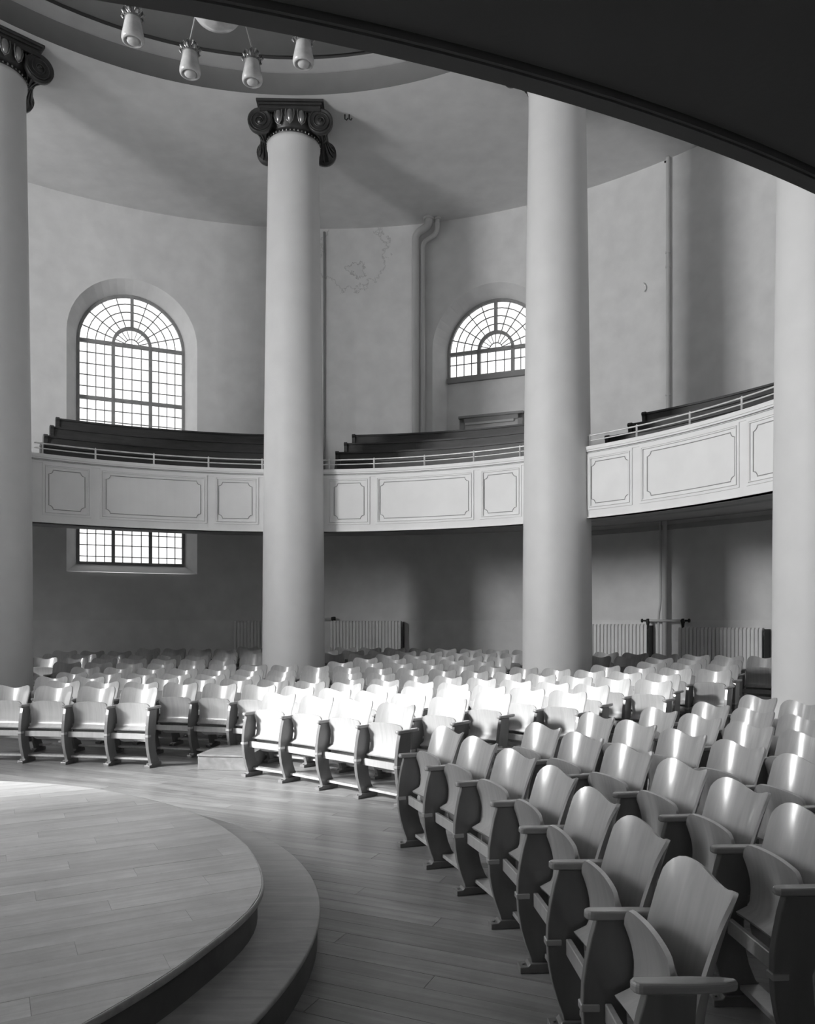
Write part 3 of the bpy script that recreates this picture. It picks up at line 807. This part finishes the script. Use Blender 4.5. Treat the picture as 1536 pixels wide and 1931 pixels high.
# front row: four seats in the middle, gap with step block, then the left seats
P = curveA
iM = min(range(len(P)), key=lambda i: (P[i]-V2(-.09, 6.40)).length)
place_row(walk(P, iM, 5, -1, .50), 'front', 'middle block', 'right end', 'tip-up seats of the middle block')
iL = min(range(len(P)), key=lambda i: (P[i]-V2(-2.665, 8.13)).length)
place_row(walk(P, iL, 8, -1, .497), 'front', 'left block', 'right end', 'tip-up seats of the left block')
for k in range(1, 11):
    P = offset(curveA, ROWP*k)
    i0 = max([i for i in range(len(P)) if side(eA0, eAd, P[i]) < 0] or [0])
    i0 = max(0, i0-[0, 3, 7, 1, 9, 4, 10, 2, 6, 11, 5][k % 11])
    posts = walk(P, i0, 40, -1, .49)
    kp = lambda c: side(lA0, lAd, c) > 0 or c.y < 8.6 and False
    place_row(posts, ORD[k], 'far block', 'right end', 'tip-up seats of the far block', kp)
# block B (right)
eB0, eBd = V2(-.064, 5.30), V2(.82, .57).normalized()
for k in range(0, 11):
    P = offset(curveB, ROWP*k)
    i0 = min([i for i in range(len(P)) if side(eB0, eBd, P[i]) > 0] or [0])
    if k == 0: i0 = min(range(len(P)), key=lambda i: (P[i]-V2(-.064, 5.30)).length)
    if k == 1: i0 += 6
    posts = walk(P, i0, 14 if k else 8, 1, PITCH+.011)[::-1]
    # list from right-hand end (near the camera) to the aisle; label counted from the aisle
    run = posts[::-1]
    nb = len(run)-1; cnt = 0; prev = False
    for i in range(nb):
        b, a = run[i], run[i+1]; c = (a+b)/2; t = (a-b).normalized(); nrm = V2(-t.y, t.x)
        sx, sy = img(c.x+nrm.x*.3, max(.3, c.y+nrm.y*.3), .86)
        if c.y < 1.3 or sx > 1640 or not ok_place(c, nrm): continue
        nc = None
        if i+1 < nb:
            d = (run[i+1]+run[i+2])/2; sx2, _ = img(d.x+nrm.x*.3, max(.3, d.y+nrm.y*.3), .86); nc = not (d.y < 1.3 or sx2 > 1640)
        lab = 'folded plywood seat, %s row of the right block, %s' % (ORD[k], 'next to the aisle' if cnt == 0 else '%s from the aisle' % NUM[cnt])
        make_seat((c.x, c.y, rake(c.x, c.y)), math.atan2(t.y, t.x)+random.uniform(-.008, .008), not nc, lab, 'tip-up seats of the right block'); cnt += 1; NSEAT += 1
print('seats', NSEAT, 'floorboards', NPL, 'stage boards', NPS)

# step block in the gap of the front row
b = empty('step_block', (-1.98, 8.33, 0), R_(-8), label='small wooden step block in the gap of the front row', cat='step')
m = MB(); m.box(-.13, .40, -.30, .34, 0, .138); m.build('block_body', M['block'], b, .004)
m = MB(); m.box(-.135, .405, -.31, .35, .138, .158); m.build('block_top', M['block'], b, .004)

# ------------------------------------------------------------------ radiators and pipes
def radiator(x0, x1, z0, z1, label):
    r = RW-.14; a1, a0 = px_az(x0, CW, r), px_az(x1, CW, r)
    o = empty('radiator', (0,0,0), label=label, cat='radiator', group='ribbed radiators along the round wall')
    n = max(4, int(R_(a1-a0)*r/.066)); m = MB()
    for k in range(n):
        a = a0+(a1-a0)*(k+.5)/n; T = frameT(CW, r, a)
        prof = [(-.055, z0+.03), (-.04, z0), (.04, z0), (.055, z0+.03), (.055, z1-.04), (.035, z1), (-.035, z1), (-.055, z1-.04)]
        m.prism(prof, -.026, .026, T)
    f = m.build('section', M['radiator'], o, .006, 1); f['kind'] = 'stuff'; f.name = 'sections'
    m = MB(); m.arcbox(CW, r-.02, r+.03, a0+.1, a1-.1, z0+.03, z1-.03, 12); m.arcbox(CW, r+.0, r+.03, a0, a1, z0+.05, z0+.10, 12); m.arcbox(CW, r, r+.03, a0, a1, z1-.12, z1-.07, 12); m.build('header_and_backing', M['radiator'], o)  # two headers, plus a backing added so the rib gaps look pale
    m = MB()
    for a in (a0+.6, a1-.6): m.arcbox(CW, r+.02, RW+.01, a-.12, a+.12, z0+.06, z0+.09, 1)
    m.build('wall_bracket', M['iron'], o)
    m = MB(); T = frameT(CW, r, a0); m.box(.028, .034, -.05, .13, z0+.02, z1-.02, T); m.build('dark_side', M['iron'], o)  # thin dark sheet over the radiator's right-hand side
radiator(440, 560, .66, 1.535, 'ribbed pale radiator partly behind the middle column, on its left')
radiator(622, 757, .66, 1.535, 'ribbed pale radiator just right of the middle column')
radiator(1060, 1222, .60, 1.47, 'ribbed radiator left of the twin pipes under the right gallery')
radiator(1280, 1440, .58, 1.42, 'wide ribbed radiator right of the twin pipes under the gallery')
def wall_pt(x, z, off=.0, r=None):
    rr = (RW if r is None else r)-off; return Vector(polar(CW, rr, px_az(x, CW, rr), z))
def bend(pts, r, n=5):                                       # rounded polyline
    out = [pts[0]]
    for i in range(1, len(pts)-1):
        a, b, c = pts[i-1], pts[i], pts[i+1]; d1 = (a-b).normalized(); d2 = (c-b).normalized(); q = min(r, (a-b).length*.45, (c-b).length*.45)
        p0, p1 = b+d1*q, b+d2*q
        for k in range(n+1): t = k/n; out.append(p0*(1-t)**2+b*2*t*(1-t)+p1*t*t)
    out.append(pts[-1]); return out
p = empty('heating_pipe', (0,0,0), label='thick pale pipe up the upper wall, bending right at the ceiling', cat='pipe', group='twin pipes on the upper wall')
m = MB(); m.tube(bend([wall_pt(783, 4.1, .13), wall_pt(783, 9.42, .13), wall_pt(808, 9.52, .2), wall_pt(809, 9.72, .2)], .16), .078, 14); m.build('pipe_run', M['pipe'], p)
m = MB(); 
q = wall_pt(808, 0, .2); m.lathe([(.08, 9.64), (.11, 9.64), (.11, 9.69), (.08, 9.69)], 16, Matrix.Translation((q.x, q.y, 0))); m.build('ceiling_collar', M['pipe'], p)
p = empty('heating_pipe', (0,0,0), label='thinner pale pipe beside the thick one, stepping right near the ceiling', cat='pipe', group='twin pipes on the upper wall')
m = MB(); m.tube(bend([wall_pt(797, 4.1, .10), wall_pt(797, 9.24, .10), wall_pt(824, 9.36, .15), wall_pt(825, 9.72, .15)], .12), .047, 12); m.build('pipe_run', M['pipe'], p)
m = MB(); q = wall_pt(825, 0, .15); m.lathe([(.05, 9.64), (.08, 9.64), (.08, 9.69), (.05, 9.69)], 16, Matrix.Translation((q.x, q.y, 0))); m.build('ceiling_collar', M['pipe'], p)
p = empty('wall_pipe', (0,0,0), label='slim pipe down the bare upper wall at the right', cat='pipe')
m = MB(); m.tube([wall_pt(1259, 3.9, .07), wall_pt(1259, 9.67, .07)], .034, 10); m.build('pipe_run', M['pipe'], p)
for z in (8.0, 7.75, 5.5):
    m = MB(); a = wall_pt(1259, z, .07); m.tube([a-Vector((0,0,.015)), a+Vector((0,0,.015))], .044, 10); m.build('pipe_clip', M['pipe'], p)
m = MB(); m.tube([wall_pt(1252, 9.6, .09), wall_pt(1259, 9.6, .07)], .02, 6); m.build('pipe_stub', M['iron'], p)
p = empty('corner_pipe', (0,0,0), label='thin vertical conduit on the wall just right of the middle column', cat='pipe')
m = MB(); m.tube([wall_pt(611, 4.1, .03), wall_pt(611, 9.6, .03)], .022, 8); m.build('pipe_run', M['door_dark'], p)
# twin risers with valves under the right gallery
rr = RW-.10
p = empty('riser_pipe', (0,0,0), label='thick heating riser with side branches between the two right-hand radiators', cat='pipe')
m = MB(); m.tube([wall_pt(1253, .25, .12), wall_pt(1253, 3.3, .12)], .042, 12); m.build('pipe_run', M['pipe'], p)
m = MB(); a, b_ = wall_pt(1222, 1.535, .16), wall_pt(1291, 1.535, .16); m.tube([a, b_], .022, 10); m.build('branch_pipe', M['pipe'], p)
for x, sgn in ((1221, -1), (1287, 1)):
    a = wall_pt(x, 1.535, .16); m = MB()
    m.tube([a+Vector((0,0,-.13)), a+Vector((0,0,-.05)), a+Vector((0,0,0)), a+Vector((0,0,.035))], [.02, .03, .045, .02], 10)
    d = (b_-wall_pt(1222, 1.535, .16)).normalized(); m.tube([a, a+d*sgn*.09, a+d*sgn*.10, a+d*sgn*.12], [.02, .015, .034, .034], 10); m.build('valve', M['iron'], p)
p = empty('return_pipe', (0,0,0), label='thin heating pipe beside the thick riser, black valve at its foot', cat='pipe')
m = MB(); m.tube(bend([wall_pt(1241, .62, .13), wall_pt(1241, 1.62, .13), wall_pt(1245, 1.85, .08), wall_pt(1245, 3.3, .08)], .1), .020, 8); m.build('pipe_run', M['pipe'], p)
a = wall_pt(1241, .66, .13); m = MB(); m.tube([a+Vector((0,0,-.03)), a+Vector((0,0,.03)), a+Vector((0,0,.10)), a+Vector((0,0,.13))], [.03, .045, .045, .02], 10)
m.tube([a+Vector((.05,-.02,.02)), a+Vector((.16,-.03,.16)), a+Vector((.19,-.03,.20))], [.016, .03, .012], 8); m.build('valve', M['iron'], p)
p = empty('radiator_valve', (0,0,0), label='small black valve on a stub pipe above the middle radiator', cat='valve')
m = MB(); m.tube([wall_pt(600, 1.58, .12), wall_pt(626, 1.58, .12)], .02, 8); m.build('stub_pipe', M['pipe'], p)
a = wall_pt(626, 1.58, .12); m = MB(); m.tube([a-Vector((.02,0,0)), a+Vector((.04,0,0)), a+Vector((.07,0,0))], [.03, .04, .035], 10); m.tube([a, a-Vector((0,0,.07))], .018, 8); m.build('valve_body', M['iron'], p)

# gallery door in the niche ------------------------------------------
T = frameT(CW, RW, px_az(925, CW, RW+.3))
d = empty('door_1', (0,0,0), kind='structure')
y0 = DEPTH-.02; hw = .66; zt = 5.72; zb = 3.72
m = MB(); m.box(-hw, -hw+.10, y0-.06, y0, zb, zt, T); m.box(hw-.10, hw, y0-.06, y0, zb, zt, T); m.box(-hw, hw, y0-.06, y0, zt-.11, zt, T); m.box(-hw-.02, hw+.02, y0-.09, y0, zt-.02, zt+.03, T)
m.build('door_frame', M['door_dark'], d, .004)
m = MB(); m.box(-hw+.12, hw-.18, y0-.075, y0-.04, zt-.16, zt-.115, T); m.build('closer_bar', M['door'], d)
m = MB(); m.box(-hw+.10, hw-.10, y0-.03, y0, zb, zt-.11, T); m.build('door_leaf', M['door'], d)
for (za, zbb) in ((zt-.75, zt-.27), (zt-1.5, zt-.85)):
    for (xa, xb) in ((-hw+.2, -.04), (.04, hw-.2)):
        m = MB(); m.box(xa, xb, y0-.042, y0-.03, za, zbb, T); m.build('door_panel', M['door'], d, .004)

# hooks and marks ------------------------------------------------------
h = empty('wall_hook', (0,0,0), label='tiny bent hook high on the bare right-hand wall', cat='hook')
a = wall_pt(1213, 7.62, .0); m = MB(); m.tube([a, a+Vector((-.02,-.05,-.02)), a+Vector((.01,-.06,-.07)), a+Vector((.03,-.05,-.12)), a+Vector((-.0,-.05,-.17))], .012, 6); m.build('hook_wire', M['rail'], h)
h = empty('ceiling_hook', (0,0,0), label='pair of small dark hooks in the ceiling right of the capital', cat='hook')
m = MB()
for x in (650, 658):
    Z = 1480*(ZC-EYE)/(1172-216); X = (x-768)/1480*Z; m.tube([(X, Z, ZC), (X, Z, ZC-.07), (X+.03, Z, ZC-.09), (X+.045, Z, ZC-.06)], .011, 6)
m.build('hook_wire', M['iron'], h)

# ------------------------------------------------------------------ chandelier
CHX, CHY = -1.46, 6.02
ch = empty('chandelier', (CHX, CHY, 0), label='ring chandelier of opal glass cup shades under the ceiling', cat='chandelier')
HB = EYE+4.71; HT = HB+.66
m = MB(); m.tube([(0, 0, HB+.3), (0, 0, ZC+.40)], .016, 8); m.lathe([(.14, ZC+.40), (.14, ZC+.35), (.05, ZC+.27), (.02, ZC+.27)], 20)
m.lathe([(.02, HT-.08), (.07, HT-.04), (.09, HT), (.07, HT+.05), (.02, HT+.09)], 20); m.build('stem', M['bronze'], ch)
m = MB(); m.lathe([(.001, HB-.12), (.08, HB-.114), (.16, HB-.08), (.205, HB-.02), (.215, HB+.04)], 32); m.build('bowl', M['shade'], ch)
m = MB(); m.lathe([(.22, HB+.03), (.235, HB+.04), (.235, HB+.07), (.20, HB+.09), (.04, HB+.18), (.02, HB+.36)], 32); m.build('bowl_rim', M['bronze'], ch)
NL = 10; RL = .85
for k in range(NL):
    an = R_(83+360/NL*k); cxk, syk = math.cos(an), math.sin(an)
    L = empty('lamp_arm', (0,0,0)); L.parent = ch
    top = Vector((.05*cxk, .05*syk, HT)); bot = Vector((RL*cxk, RL*syk, HB+.30))
    m = MB(); m.tube([top, bot], .0075, 6)
    P_ = lambda t, dz, sd=0: top.lerp(bot, t)+Vector((-syk*sd, cxk*sd, dz))
    m.tube([P_(.62, 0), P_(.60, -.10, .015), P_(.52, -.20, .02), P_(.42, -.26, .01), P_(.30, -.36)], .007, 5)
    m.build('arm_rod', M['bronze_hi'], L)
    tl = math.atan2(RL-.05, HT-HB-.30)*.22
    tilt = Matrix.Translation((RL*cxk, RL*syk, HB)) @ Matrix.Rotation(0, 4, 'X')
    m = MB(); m.lathe([(.056, .190), (.062, .182), (.070, .14), (.082, .08), (.089, .045), (.090, .022), (.085, .008), (.074, .0), (.064, .004), (.062, .018), (.001, .018)], 28, tilt); m.build('glass_shade', M['shade'], L)
    m = MB(); m.lathe([(.001, -.010), (.03, -.008), (.046, .0), (.052, .012), (.052, .018)], 20, tilt); m.build('shade_base', M['shade_disc'], L)
    tilt = tilt @ Matrix.Translation((0, 0, -.022)); m = MB(); m.lathe([(.062, .20), (.066, .215), (.05, .23), (.03, .27), (.012, .31)], 16, tilt)
    for q in range(8):
        a2 = 2*PI*q/8; c2, s2 = math.cos(a2), math.sin(a2)
        m.tube([(.05*c2, .05*s2, .225), (.082*c2, .082*s2, .26), (.09*c2, .09*s2, .235), (.078*c2, .078*s2, .215)], [.008, .012, .012, .006], 6, tilt)
        m.tube([(.03*c2, .03*s2, .26), (.055*c2, .055*s2, .295), (.065*c2, .065*s2, .285)], [.006, .01, .005], 5, tilt)
    m.build('crown_holder', M['bronze_hi'], L)
